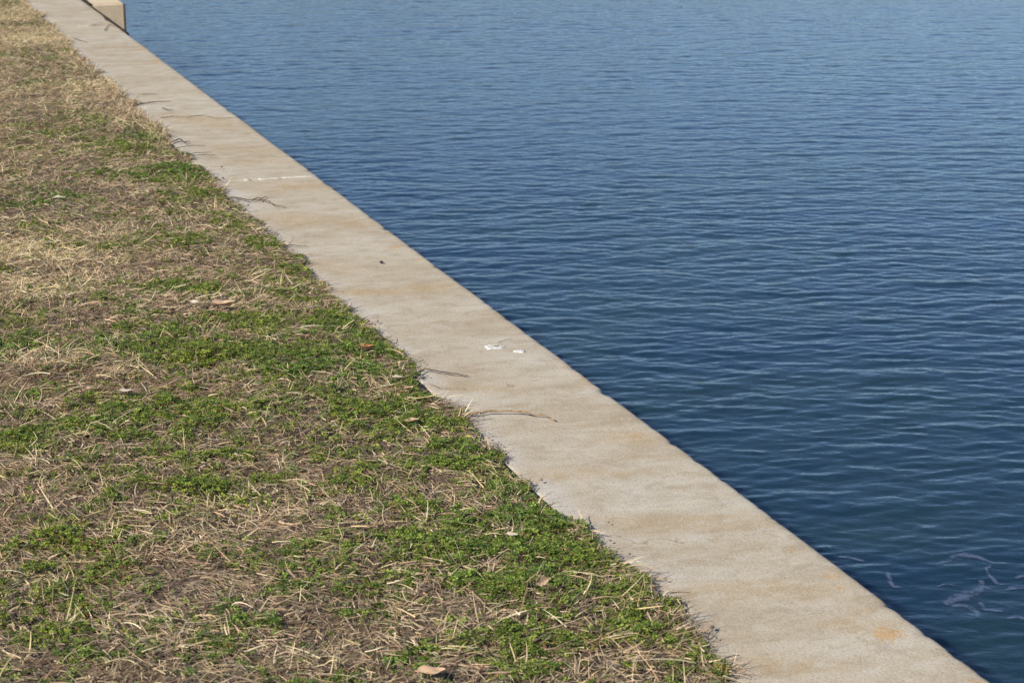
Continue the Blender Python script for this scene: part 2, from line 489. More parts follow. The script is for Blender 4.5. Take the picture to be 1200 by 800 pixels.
# shade line along the wall edge beside the block, modelled as a black strip
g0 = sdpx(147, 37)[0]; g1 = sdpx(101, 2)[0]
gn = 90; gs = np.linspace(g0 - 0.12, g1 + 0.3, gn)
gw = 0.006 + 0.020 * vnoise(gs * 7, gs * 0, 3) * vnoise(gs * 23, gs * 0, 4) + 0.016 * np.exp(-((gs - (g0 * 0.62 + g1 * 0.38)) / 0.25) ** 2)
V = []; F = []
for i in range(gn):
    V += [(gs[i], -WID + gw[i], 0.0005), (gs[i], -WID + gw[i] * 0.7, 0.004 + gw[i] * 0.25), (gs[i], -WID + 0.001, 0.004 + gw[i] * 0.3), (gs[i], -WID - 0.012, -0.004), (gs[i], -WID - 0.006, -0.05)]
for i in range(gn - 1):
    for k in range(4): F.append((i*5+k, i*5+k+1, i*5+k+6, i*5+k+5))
mesh_np('edge_shade', V, F, mat_plain('black_edge_shade', (0.012, 0.009, 0.007), (0.07, 0.05, 0.035), 60), parent=wall)

# ------------------------------------------------------------------ water
WZ = -0.62
wx = graded(-500, -5.2, 6.6, 900, 0.024, 1.10)
ys = [3.9]
while ys[-1] < 27: ys.append(ys[-1] + max(0.0110, 0.0110 * (ys[-1] / 6.0) ** 1.05))
hi = [ys[-1]]; st = 0.1
while hi[-1] < 2200: st *= 1.12; hi.append(hi[-1] + st)
lo = [ys[0]]; st = 0.0115
while lo[-1] > -300: st *= 1.13; lo.append(lo[-1] - st)
wy = np.concatenate([np.array(lo[:0:-1]), np.array(ys), np.array(hi[1:])])
Xw, Yw = np.meshgrid(wx, wy)
dyl = np.gradient(wy)[:, None]; dxl = np.gradient(wx)[None, :]
wr = np.random.default_rng(11)
def wave_h(Xw, Yw, dyl, dxl):
    H = np.zeros(np.broadcast(Xw, Yw).shape)
    # gentle coordinate warp so that crests meander and end
    wxp = Xw + 0.22 * (fbm(Xw, Yw, 0.8, 2, 70) - 0.5)
    wyp = Yw + 0.16 * (fbm(Xw, Yw, 0.9, 2, 73) - 0.5)
    gust = 0.70 + 0.6 * fbm(Xw, Yw, 0.35, 3, 76)
    NW = 190
    for i in range(NW):
        lam = 0.050 * (0.65 / 0.050) ** (wr.random() ** 1.3)
        th = math.radians(90 + 7 + wr.normal(0, 20 if lam > 0.13 else 30))
        kx, ky = 2 * math.pi / lam * math.cos(th), 2 * math.pi / lam * math.sin(th)
        slope = 0.0106 * min(1.0, (0.095 / lam) ** 1.0) * (0.6 + 0.8 * wr.random())
        amp = slope * lam / (2 * math.pi)
        fade = sstep(2.2, 4.0, lam / (abs(math.sin(th)) * dyl + 0.001)) * sstep(2.6, 5.0, lam / (abs(math.cos(th)) * dxl + 0.001))
        if fade.max() <= 0: continue
        ph = kx * wxp + ky * wyp + wr.random() * 6.283
        c = np.cos(ph)
        H += amp * fade * (c + 0.18 * np.cos(2 * ph))
    return H * gust
Hw = wave_h(Xw, Yw, dyl, dxl)
_HW = (wx, wy, Hw)
def water_z(x, y):
    i = np.clip(np.searchsorted(wx, x) - 1, 0, len(wx) - 2); j = np.clip(np.searchsorted(wy, y) - 1, 0, len(wy) - 2)
    fx = (x - wx[i]) / (wx[i+1] - wx[i]); fy = (y - wy[j]) / (wy[j+1] - wy[j])
    return WZ + (Hw[j, i]*(1-fx) + Hw[j, i+1]*fx)*(1-fy) + (Hw[j+1, i]*(1-fx) + Hw[j+1, i+1]*fx)*fy
F = grid_faces(*Xw.shape)
sc_, dc_ = sd(Xw, Yw)
keep = (dc_ < -0.1).ravel()             # water ends inside the wall
F = F[keep[F].all(1)]
V = np.stack([Xw, Yw, WZ + Hw], -1).reshape(-1, 3)
used = np.zeros(len(V), bool); used[F.ravel()] = True
remap = np.cumsum(used) - 1
w = mesh_np('water', V[used], remap[F], M_WATER)
w['kind'] = 'structure'

# low wooded bank added out of view so its reflection tones the wave crests
ha = np.linspace(-1.35, 1.35, 260); hr = np.linspace(0, 1, 14)
HA, HR = np.meshgrid(ha, hr, indexing='ij')
R_h = 260 + HR * 90 + 12 * fbm(HA * 6, HR, 1, 3, 300)
Hh = (-0.8 + (13 + 8 * fbm(HA * 5, HR * 0, 1, 3, 303)) * np.sin(np.clip(HR * 2.2, 0, 1) * math.pi / 2) + 4.5 * (fbm(HA * 90, HR * 9, 1, 3, 306) - 0.5) * (HR > 0))
hl = mesh_np('added_hills', np.stack([R_h * np.sin(HA), R_h * np.cos(HA), Hh], -1), grid_faces(*HA.shape)[:, ::-1],
             mat_plain('added_wooded_bank', (0.06, 0.055, 0.035), (0.12, 0.105, 0.07), 0.4, bump=0.3))
hl['kind'] = 'structure'

# ------------------------------------------------------------------ lawn growth
GREEN = [(150,172,50,9,1),(205,205,50,10,1),(60,160,50,8,.6),(250,228,30,10,1),(272,262,34,10,1),(312,285,24,7,1.2),(365,318,45,10,.9),
 (400,372,42,12,1),(340,345,60,10,.8),(300,378,60,10,.7),(432,390,16,4,1),(60,232,40,8,.6),(75,297,45,6,.9),(20,240,30,8,.5),(250,410,60,12,.8),
 (310,418,50,12,.9),(190,412,45,12,.9),(400,418,50,8,.7),(400,445,50,9,.9),(500,467,40,9,1),(350,442,60,10,.8),(440,482,60,14,1),(530,502,40,13,1.1),
 (470,500,60,14,1),(540,560,70,12,.8),(575,533,50,8,.9),(420,560,70,14,.7),(90,512,60,12,1),(25,530,40,16,1),(150,522,40,10,1),(235,500,45,10,.9),
 (30,410,25,7,.7),(640,598,30,14,1.2),(560,645,100,14,1.1),(500,630,60,16,1),(590,690,100,14,1),(680,652,60,16,1.2),(730,705,60,18,1.2),
 (640,722,50,8,.6),(770,740,45,12,1.1),(75,655,60,12,.7),(250,662,60,14,.9),(40,690,60,14,.8),(190,588,70,10,.9),(300,575,80,10,.6),(440,700,60,14,.7),
 (480,655,40,12,.7),(640,775,60,12,.8),(740,768,50,10,1),(20,600,30,10,.6),(100,624,30,8,.6),(790,760,36,10,1),(360,600,70,10,.6),(280,540,60,8,.6),
 (500,770,50,9,.5),(90,720,50,9,.6),(20,8,20,4,.7),(15,70,18,6,.5),(58,70,8,4,.7),(60,100,60,5,.6),(110,150,50,7,.7),(195,300,60,6,.4),(160,380,50,6,.6),
 (240,348,45,7,.8),(215,290,30,5,.6),(220,510,40,8,.7),(50,28,20,4,.5),(100,360,40,6,.7),(60,760,60,10,.5),(300,740,60,10,.45),(360,680,50,12,.6)]
BRIGHT = [(40,300,90,16,1),(60,340,80,14,1),(30,350,60,10,1),(50,45,50,12,1),(110,102,25,5,1.2),(25,20,30,8,.8),(250,365,60,5,.5),(30,440,60,12,.6),
          (70,110,60,6,.6),(290,610,50,10,.5),(230,640,50,10,.5),(200,760,90,16,.7),(480,740,90,14,.5),(350,770,60,12,.7),(30,560,50,6,.5),(10,430,40,10,.8),
          (130,440,60,10,.7),(180,130,20,6,.5)]
GREY = [(130,240,100,12,1),(180,270,80,12,.9),(120,200,90,8,.6),(310,340,60,8,.9),(200,310,60,10,.7),(160,560,60,8,.7),(600,745,70,10,.9),(330,600,60,10,.6),
        (430,460,60,5,.6),(540,540,50,8,.8),(760,725,40,6,.5),(250,720,80,12,.6),(30,260,40,8,.6),(680,740,80,7,.9),(500,720,40,8,.6)]
BROWNM = [(80,450,90,12,1),(40,465,80,10,1),(160,470,70,10,.8),(230,480,60,10,.7),(130,680,60,9,.8),(60,640,60,8,.5),(180,150,20,8,.7)]
def wmap(x, y, lst):
    r = np.zeros_like(x)
    # warp for ragged outlines
    xw = x + 0.16 * (fbm(x, y, 6, 3, 81) - 0.5); yw = y + 0.34 * (fbm(x, y, 5, 3, 84) - 0.5)
    for (px, py, rx, ry, w) in lst:
        c = ground(px, py); a = ground(px + rx, py); b = ground(px, py + ry)
        hx = abs(a[0] - c[0]) * 1.15; hy = abs(b[1] - c[1]) * 1.15
        r = np.maximum(r, w * np.exp(-(((xw - c[0]) / hx) ** 2 + ((yw - c[1]) / hy) ** 2)))
    return r
# lawn region: everything the view can see of the lawn, and a good step more to the left and near side
NL_Y0, NL_Y1 = 2.6, 19.0
def sample(n_per_m2, rg, dmin=-0.05):
    A = (NL_Y1 - NL_Y0) * 9.0
    n = int(A * n_per_m2)
    x = rg.random(n) * 9.0 - 7.6; y = NL_Y0 + rg.random(n) * (NL_Y1 - NL_Y0)
    s, d = sd(x, y)
    wig = edge_reach(s)
    left = -(600 / F_PX) * y - 0.95       # left of the frame by about a metre
    k = (d > -wig) & (x > left)
    return x[k], y[k], s[k], d[k]
def base_z(x, y, d):
    return np.where(d > 0.01, np.maximum(soil_z(x, y), 0.0), 0.006)
def greenness(x, y, s, d):
    g = wmap(x, y, GREEN)
    edge = 0.55 * np.exp(-(np.clip(d, 0, 9) / 0.13) ** 2) * sstep(8.3, 6.8, s) * sstep(0.30, 0.55, fbm(s, d, 4, 2, 95))
    n = fbm(x, y, 4.5, 4, 96, 0.6); n2 = fbm(x, y, 17, 3, 97)
    v = 0.82 * np.maximum(g, edge) + 0.08 * sstep(9.5, 6.5, y) - 0.30 * wmap(x, y, BRIGHT) + (n - 0.5) * 1.25 + (n2 - 0.5) * 1.2 + (fbm(x, y, 48, 2, 99) - 0.5) * 1.1
    return v

def ribbons(name, x, y, z, az, ln, wd, e0, curve, bend, col, seg, mat, roll=None, tipcol=None, zmin=None, taper=0.75):
    N = len(x); rg = np.random.default_rng(len(x))
    if roll is None: roll = rg.normal(0, 0.7, N)
    P = np.stack([x, y, z], -1); V = np.zeros((N, seg + 1, 2, 3), np.float32)
    e = e0.copy(); a = az.copy(); st = ln / seg
    for k in range(seg + 1):
        t = k / seg
        dirv = np.stack([np.cos(a) * np.cos(e), np.sin(a) * np.cos(e), np.sin(e)], -1)
        side = np.stack([-np.sin(a), np.cos(a), np.zeros(N)], -1)
        up = np.cross(dirv, side)
        sv = side * np.cos(roll)[:, None] + up * np.sin(roll)[:, None]
        wv = (wd * (1 - taper * t ** 1.5) * 0.5)[:, None]
        V[:, k, 0] = P - sv * wv; V[:, k, 1] = P + sv * wv
        P = P + dirv * st[:, None]
        e = e + curve / seg; a = a + bend / seg
    if zmin is not None:
        V[..., 2] = np.maximum(V[..., 2], zmin[:, None, None])
    i = (np.arange(N) * (seg + 1) * 2)[:, None] + (np.arange(seg) * 2)[None, :]
    F = np.stack([i, i + 1, i + 3, i + 2], -1).reshape(-1, 4)
    C = np.repeat(col[:, None, :], (seg + 1) * 2, 1)
    return V.reshape(-1, 3), F, C.reshape(-1, 3)
def merge(parts):
    V = []; F = []; C = []; b = 0
    for v, f, c in parts:
        V.append(v); F.append(f + b); C.append(c); b += len(v)
    return np.concatenate(V), np.concatenate(F), np.concatenate(C)
def pick(rg, pal, n, jit=0.12):
    c = np.array(pal)[rg.integers(0, len(pal), n)]
    return c * (1 + rg.normal(0, jit, (n, 1))).clip(0.5, 1.6) * (1 + rg.normal(0, 0.04, (n, 3)))
STRAW = [(0.58,0.44,0.265),(0.48,0.36,0.21),(0.66,0.53,0.34),(0.41,0.30,0.18),(0.55,0.39,0.24)]
BRSTR = [(0.74,0.60,0.36),(0.68,0.53,0.29),(0.80,0.68,0.45)]
THATCH = [(0.40,0.31,0.225),(0.29,0.22,0.165),(0.53,0.42,0.31),(0.42,0.30,0.19),(0.17,0.125,0.095),(0.32,0.20,0.125)]
BRN = [(0.30,0.185,0.105),(0.24,0.145,0.085),(0.38,0.25,0.15)]

# matted thatch lying flat
rg = np.random.default_rng(21)
x, y, s, d = sample(17000, rg); N = len(x)
gn = greenness(x, y, s, d)
far_f = np.clip(y / 8, 0.7, 2.0)
br = wmap(x, y, BRIGHT) + (fbm(x, y, 3, 3, 101) - 0.5) * 0.8; bw = wmap(x, y, BROWNM) + (fbm(x, y, 3, 3, 104) - 0.5) * 0.4; gy = wmap(x, y, GREY)
col = pick(rg, THATCH, N, 0.2)
u = rg.random(N)
m = u < np.clip(0.42 + 0.5 * br - 0.30 * gy, 0.10, 0.85); col[m] = pick(rg, STRAW, m.sum(), 0.18)
m = rg.random(N) < np.clip(0.75 * br - 0.05, 0, 0.7); col[m] = pick(rg, BRSTR, m.sum(), 0.12)
m = rg.random(N) < np.clip(0.7 * bw, 0, 0.65); col[m] = pick(rg, BRN, m.sum(), 0.15)
lay = np.random.default_rng(5)
flow = 6.28 * fbm(x, y, 1.6, 3, 110) * 1.5           # locally combed direction
az = np.where(rg.random(N) < 0.45, flow + rg.normal(0, 0.5, N), rg.random(N) * 6.283)
ln = rg.gamma(4, 0.0070, N).clip(0.008, 0.08); wd = (0.0015 + 0.0015 * rg.random(N)) * far_f ** 0.35
bz = base_z(x, y, d)
z = bz + rg.random(N) ** 1.6 * 0.014
th_parts = [ribbons('', x, y, z, az, ln, wd, rg.normal(0.10, 0.22, N), rg.normal(-0.20, 0.25, N), rg.normal(0, 0.25, N), col, 3, None, zmin=bz + 0.001)]
V, F, C = merge(th_parts)
o = mesh_np('thatch', V, F, M_STRAW, True, C)
tag(o, 'matted brown and grey dead grass lying flat over the whole lawn', 'dead grass', kind='stuff')

# dry blades: loose long straws and tufts standing up a little
parts = []
x, y, s, d = sample(5000, rg); N0 = len(x)
br = wmap(x, y, BRIGHT) + (fbm(x, y, 2.5, 3, 101) - 0.5) * 0.7; gn = greenness(x, y, s, d)
keep = rg.random(N0) < (0.30 + 0.85 * sstep(0.42, 0.62, fbm(x, y, 9, 3, 150))) * np.clip(0.40 + 0.9 * br - 0.30 * sstep(0.3, 0.9, gn), 0.10, 1)
x, y, s, d, br = x[keep], y[keep], s[keep], d[keep], br[keep]; N = len(x)
col = pick(rg, STRAW, N, 0.15); m = rg.random(N) < np.clip(0.28 + 0.6 * br, 0.12, 0.85); col[m] = pick(rg, BRSTR, m.sum(), 0.1)
bz = base_z(x, y, d)
flow = 6.28 * fbm(x, y, 1.6, 3, 110) * 1.5
az = np.where(rg.random(N) < 0.4, flow + rg.normal(0, 0.6, N), rg.random(N) * 6.283)
parts.append(ribbons('', x, y, bz + 0.004 + 0.012 * rg.random(N), az, rg.gamma(3, 0.0135, N).clip(0.012, 0.13), 0.0016 + 0.0024 * rg.random(N) ** 1.5,
    rg.normal(0.15, 0.20, N), rg.normal(-0.35, 0.4, N), rg.normal(0, 0.45, N), col, 4, None, zmin=bz + 0.002))
# tufts
tx, ty, ts, td = sample(150, rg); nt = len(tx)
tb = wmap(tx, ty, BRIGHT) + (fbm(tx, ty, 2.5, 3, 101) - 0.5) * 0.7
edge_gold = np.exp(-(np.clip(td, 0, 9) / 0.10) ** 2) * sstep(6.0, 8.0, ts)
kp = rg.random(nt) < np.clip(0.25 + 0.9 * tb + edge_gold, 0.12, 1)
tx, ty, td, tb = tx[kp], ty[kp], td[kp], tb[kp]; nt = len(tx)
per = rg.integers(8, 26, nt); idx = np.repeat(np.arange(nt), per); N = len(idx)
ox = rg.normal(0, 0.014, N); oy = rg.normal(0, 0.014, N)
tdir = rg.random(nt) * 6.283
az = np.where(rg.random(N) < 0.6, tdir[idx] + rg.normal(0, 0.5, N), np.arctan2(oy, ox) + rg.normal(0, 0.6, N))
x = tx[idx] + ox; y = ty[idx] + oy; s_, d_ = sd(x, y); bz = base_z(x, y, d_)
col = pick(rg, STRAW, N, 0.12); m = rg.random(N) < np.clip(0.35 + 0.5 * tb[idx], 0.2, 0.85); col[m] = pick(rg, BRSTR, m.sum(), 0.1)
parts.append(ribbons('', x, y, bz, az, rg.gamma(6, 0.0065, N).clip(0.015, 0.09), 0.0017 + 0.0014 * rg.random(N),
    rg.normal(0.65, 0.35, N).clip(0.1, 1.5), rg.normal(-0.5, 0.4, N), rg.normal(0, 0.25, N), col, 4, None, zmin=bz + 0.002))
# golden fringe along the far part of the wall edge and the corner of the wall
n = 5200
fs = 6.3 + rg.random(n) * 9.5; fd = -edge_reach(fs) * 0.8 + np.abs(rg.normal(0, 0.055, n))
kp = rg.random(n) < sstep(0.35, 0.62, fbm(fs, fd * 0, 1.3, 3, 140)) * 0.9 + 0.15
fs, fd = fs[kp], fd[kp]; x, y = xy(fs, fd); N = len(x); bz = base_z(x, y, fd)
col = pick(rg, STRAW + BRN, N, 0.15); m = rg.random(N) < 0.45; col[m] = pick(rg, BRSTR, m.sum(), 0.1)
parts.append(ribbons('', x, y, bz, rg.random(N) * 6.283, rg.gamma(6, 0.008, N).clip(0.02, 0.11), 0.002 + 0.0015 * rg.random(N),
    rg.normal(0.8, 0.35, N).clip(0.1, 1.5), rg.normal(-0.9, 0.5, N), rg.normal(0, 0.5, N), col, 4, None, zmin=bz + 0.002))
V, F, C = merge(parts)
o = mesh_np('dry_grass', V, F, M_STRAW, True, C)
tag(o, 'pale straw coloured dry grass blades and tufts scattered across the lawn', 'dry grass', kind='stuff')

# loose runners reaching over the cap edge
n = 520
fs = -0.3 + rg.random(n) * 16; wr_ = edge_reach(fs); fd = -wr_ + rg.normal(0.005, 0.012, n); x, y = xy(fs, fd)
N = n; bz = np.full(N, 0.002)
out = math.atan2(-NRM[1], -NRM[0])
col = pick(rg, THATCH + BRN + [(0.07,0.055,0.045)], N, 0.15)
runner = ribbons('', x, y, bz + 0.002 + 0.006 * rg.random(N), out + rg.normal(0, 0.75, N), rg.gamma(3, 0.011, N).clip(0.01, 0.11) * np.where(fs > 6, 1.4, 1), 0.0015 + 0.001 * rg.random(N),
    rg.normal(0.25, 0.2, N), rg.normal(-0.6, 0.3, N), rg.normal(0, 0.9, N), col, 5, None, zmin=bz + 0.001)
o = mesh_np('grass_runners', runner[0], runner[1], M_STRAW, True, runner[2])
tag(o, 'thin dark dead grass runners straying from the lawn onto the concrete edge', 'dead grass', kind='stuff')

# crumbs of soil and litter along the edge
n = 4500
fs = -0.4 + rg.random(n) * 16; wr_ = edge_reach(fs); fd = -wr_ - 0.004 + np.abs(rg.normal(0, 0.018, n)) * np.where(rg.random(n) < 0.85, 1, -1)
x, y = xy(fs, fd); z = base_z(x, y, fd) + 0.001
sz = rg.gamma(2, 0.0010, n).clip(0.0006, 0.006)
oc = np.array([(1,0,0),(-1,0,0),(0,1,0),(0,-1,0),(0,0,1),(0,0,-.5)], float)
fc = np.array([(0,2,4),(2,1,4),(1,3,4),(3,0,4),(2,0,5),(1,2,5),(3,1,5),(0,3,5)])
V = (oc[None] * sz[:, None, None] * (0.6 + 0.8 * rg.random((n, 6, 1)))) + np.stack([x, y, z + sz * 0.4], -1)[:, None, :]
F = (fc[None] + 6 * np.arange(n)[:, None, None]).reshape(-1, 3)
C = np.repeat(pick(rg, [(0.12,0.09,0.065),(0.20,0.15,0.105),(0.32,0.25,0.18)], n, 0.2)[:, None], 6, 1).reshape(-1, 3)
o = mesh_np('soil_crumbs', V.reshape(-1, 3), F, mat_tint('soil_crumb', 0.95, 0, 0.1), True, C)
tag(o, 'fine dark soil crumbs and litter strewn along the lawn edge', 'soil', kind='stuff')

# clover and low green weeds
rg = np.random.default_rng(33)
x, y, s, d = sample(34000, rg)
g = greenness(x, y, s, d)
p = sstep(0.18, 0.60, g) * (0.78 - 0.40 * sstep(6, 11, y)) + 0.08 * sstep(-0.25, 0.2, g)
k = rg.random(len(x)) < p
x, y, s, d, g = x[k], y[k], s[k], d[k], g[k]; N = len(x)
bz = base_z(x, y, d)
dome = (0.45 + 0.55 * sstep(-0.03, 0.07, d)) * (0.010 + 0.016 * sstep(0.3, 1.1, g) * (0.35 + 1.1 * fbm(x, y, 22, 2, 120)))
z = bz + dome * (0.25 + 0.75 * rg.random(N) ** 0.6)
r = (0.0040 + 0.0036 * rg.random(N)) * (1 + 0.35 * (fbm(x, y, 9, 2, 122) - 0.3))
GRN = [(0.170,0.240,0.034),(0.120,0.190,0.030),(0.225,0.30,0.046),(0.075,0.125,0.024),(0.28,0.35,0.060)]
col = pick(rg, GRN, N, 0.18)
yel = fbm(x, y, 2.2, 3, 130)
col *= np.stack([1 + 0.7 * (yel - 0.5), 1 + 0.25 * (yel - 0.5), np.ones(N)], -1)
m = rg.random(N) < 0.02; col[m] = pick(rg, [(0.30,0.22,0.05),(0.28,0.12,0.06)], m.sum(), 0.1)
# leaf frame
tilt = np.abs(rg.normal(0.35, 0.32, N)); ta = rg.random(N) * 6.283
nrm = np.stack([np.sin(tilt) * np.cos(ta), np.sin(tilt) * np.sin(ta), np.cos(tilt)], -1)
ref = np.stack([np.cos(ta + 1.1), np.sin(ta + 1.1), np.zeros(N)], -1)
e1 = np.cross(nrm, ref); e1 /= np.linalg.norm(e1, axis=1)[:, None]; e2 = np.cross(nrm, e1)
P0 = np.stack([x, y, z], -1)
LV = []; LF = []
tmpl = np.array([(0.08, 0.0, 0.0), (0.62, 0.42, 0.16), (1.0, 0.26, 0.10), (0.90, 0.0, -0.03), (1.0, -0.26, 0.10), (0.62, -0.42, 0.16)])
fq = np.array([(0, 3, 2, 1), (0, 5, 4, 3)])
ph0 = rg.random(N) * 6.283
vv = np.zeros((N, 3, 6, 3), np.float32)
for q in range(3):
    a = ph0 + q * 2.094 + rg.normal(0, 0.2, N)
    ca, sa = np.cos(a)[:, None], np.sin(a)[:, None]
    for j, (tx_, ty_, tz_) in enumerate(tmpl):
        lx = tx_ * ca - ty_ * sa; ly = tx_ * sa + ty_ * ca
        vv[:, q, j] = P0 + (e1 * lx + e2 * ly + nrm * tz_) * r[:, None]
V = vv.reshape(-1, 3)
F = (fq[None] + 6 * np.arange(N * 3)[:, None, None]).reshape(-1, 4)
C = np.repeat(col[:, None], 18, 1).reshape(-1, 3)
o = mesh_np('clover', V, F, M_GREEN, False, C)
tag(o, 'low green clover and weeds in patches, thickest along the seawall edge', 'clover', kind='stuff')
# a little green grass among it
x, y, s, d = sample(2600, rg)
g = greenness(x, y, s, d)
k = (d > 0.015) & (rg.random(len(x)) < 0.12 + 0.5 * sstep(0.1, 0.6, g) * (0.5 + sstep(8, 13, y)) + 0.25 * sstep(10, 13, y))
x, y, d = x[k], y[k], d[k]; N = len(x); bz = base_z(x, y, d)
col = pick(rg, [(0.14,0.19,0.045),(0.09,0.145,0.03),(0.21,0.23,0.075),(0.27,0.26,0.11)], N, 0.15)
gb = ribbons('', x, y, bz, rg.random(N) * 6.283, rg.gamma(6, 0.007, N).clip(0.015, 0.09), 0.0015 + 0.0012 * rg.random(N),
    rg.normal(0.8, 0.35, N).clip(0.1, 1.5), rg.normal(-0.8, 0.5, N), rg.normal(0, 0.5, N), col, 4, None, zmin=bz + 0.002)
o = mesh_np('green_grass', gb[0], gb[1], M_GREEN, True, gb[2])
tag(o, 'short green grass blades growing between the clover and the straw', 'grass', kind='stuff')

# ------------------------------------------------------------------ small things
def tube_path(P, R, ns=7):
    P = np.array(P, float); n = len(P); V = []; F = []
    for i in range(n):
        t = P[min(i + 1, n - 1)] - P[max(i - 1, 0)]; t /= np.linalg.norm(t) + 1e-9
        a = np.cross(t, (0, 0, 1)); a /= np.linalg.norm(a) + 1e-9; b = np.cross(a, t)
        for k in range(ns):
            th = 2 * math.pi * k / ns
            V.append(P[i] + R[i] * (a * math.cos(th) + b * math.sin(th)))
    for i in range(n - 1):
        for k in range(ns):
            F.append((i*ns+k, i*ns+(k+1) % ns, (i+1)*ns+(k+1) % ns, (i+1)*ns+k))
    V += [P[0], P[-1]]
    for k in range(ns):
        F.append((n*ns, (k+1) % ns, k, k)); F.append((n*ns+1, (n-1)*ns+k, (n-1)*ns+(k+1) % ns, (n-1)*ns+(k+1) % ns))
    return V, F
def twig(label, pixlists, r0, mat, lift=0.0, knots=0.35, group='twigs on the seawall cap'):
    import bmesh
    tr = np.random.default_rng(int(pixlists[0][0][0] * 7 + pixlists[0][0][1]))
    bm = bmesh.new()
    org = None
    for li, pl in enumerate(pixlists):
        pts = [ground(a, b, 0.0) for a, b in pl]
        # resample
        Q = []
        for a, b in zip(pts[:-1], pts[1:]):
            m = max(2, int(np.linalg.norm(b - a) / 0.012))
            for q in range(m): Q.append(a + (b - a) * q / m)
        Q.append(pts[-1]); Q = np.array(Q); n = len(Q)
        Q[1:-1, :2] += tr.normal(0, 0.0015, (n - 2, 2)) if n > 2 else 0
        if org is None: org = Q[0].copy()
        u = np.linspace(0, 1, n); rr = r0 * (0.7 if mat == M_TWIG_D else 0.8) * (0.8 if li else 1) * (1 - 0.55 * u) * (1 + knots * tr.random(n))
        Q[:, 2] = rr * 0.9 + 0.004 + lift * np.sin(u * math.pi) + tr.random(n) * 0.002
        V, F = tube_path(Q - org, rr)
        vs = [bm.verts.new(v) for v in V]
        for f in F:
            ids = list(dict.fromkeys(f))
            try: bm.faces.new([vs[i] for i in ids])
            except ValueError: pass
    bmesh.ops.recalc_face_normals(bm, faces=bm.faces)
    me = bpy.data.meshes.new('twig'); bm.to_mesh(me); bm.free()
    for p in me.polygons: p.use_smooth = True
    me.materials.append(mat)
    o = bpy.data.objects.new('twig', me); COL.objects.link(o); o.location = org
    tag(o, label, 'twig', group); return o
twig('long tan curved twig lying across the cap, thick barked end by the clover', [[(548,488),(556,489),(566,487),(585,486),(605,486),(625,489),(640,490),(650,495)]], 0.0036, M_TWIG_T, 0.004, 0.6)
twig('dark knobbly twig just beyond the long tan one, tan at its lawn end', [[(478,438),(492,440),(497,436),(510,438),(530,441),(549,443)]], 0.003, M_TWIG_D, 0.004, 0.7)
twig('faint thin straight straw twig below the dark knobbly one', [[(502,452),(515,456),(530,457),(546,457)]], 0.0014, M_TWIG_T, 0.001)
twig('dark forked twig on the cap below the white joint line', [[(268,233),(280,235),(292,238),(303,238),(312,232)],[(305,237),(315,239),(320,243),(335,245)],[(296,237),(303,235),(311,236)]], 0.0034, M_TWIG_D, 0.006)
twig('small pale v-shaped twig sticking up at the clover edge', [[(312,284),(318,276),(322,272)],[(318,281),(325,274)]], 0.0018, M_TWIG_T, 0.0)
twig('short dark twig bundle poking from the edge above a thin straight stem', [[(330,293),(340,290),(350,291),(360,290)],[(333,296),(345,295)]], 0.0024, M_TWIG_D, 0.004)
twig('thin straight grey stem lying just off the clover, third below the joint', [[(336,302),(352,301),(374,301)]], 0.0016, M_TWIG_T, 0.001)
twig('long thin brown root running across the whole cap width', [[(188,140),(205,138),(222,139),(240,137),(252,140),(266,140),(279,139)]], 0.0032, M_TWIG_T, 0.002)
twig('dark short twig lying alone above the long brown root', [[(160,124),(172,123),(184,121),(200,120)]], 0.0038, M_TWIG_D, 0.002)
twig('small faint twig farthest from the lawn edge above the brown root', [[(167,112),(176,112),(186,112)]], 0.0022, M_TWIG_D, 0.001)
twig('small dark curl of stem just under the brown root', [[(190,128),(198,131),(203,129)]], 0.0028, M_TWIG_D, 0.002)
twig('dark tangled twig clump close to the lawn edge between root and joint', [[(200,169),(210,166),(216,170),(222,167)],[(203,171),(214,168)]], 0.0038, M_TWIG_D, 0.008)
twig('thin bent stem just below the dark tangled twig clump', [[(204,176),(220,173),(240,172)]], 0.0024, M_TWIG_D, 0.002)
twig('two-pronged dark twig pointing at the water above the white joint', [[(214,186),(228,182),(247,180)],[(220,184),(236,184),(252,183)]], 0.0028, M_TWIG_D, 0.004)
twig('thin curved dark stem arching from the clover at the near end', [[(778,712),(784,704),(793,701),(809,697)]], 0.0014, M_TWIG_D, 0.012)
twig('tiny dark stem poking out at the near corner of the lawn', [[(846,777),(856,773),(866,771)]], 0.0018, M_TWIG_D, 0.004)
twig('small bent grey twig beside the rust stain near the concrete block', [[(123,37),(126,32),(129,30)],[(128,30),(134,33)]], 0.0034, M_TWIG_D, 0.002)
twig('hair-thin dark stem beside the white bird droppings', [[(584,403),(591,401),(598,399)]], 0.0011, M_TWIG_D, 0.001)
twig('thin dark stem on the far cap above the other twigs', [[(86,46),(95,49),(103,51)]], 0.0026, M_TWIG_D, 0.001)

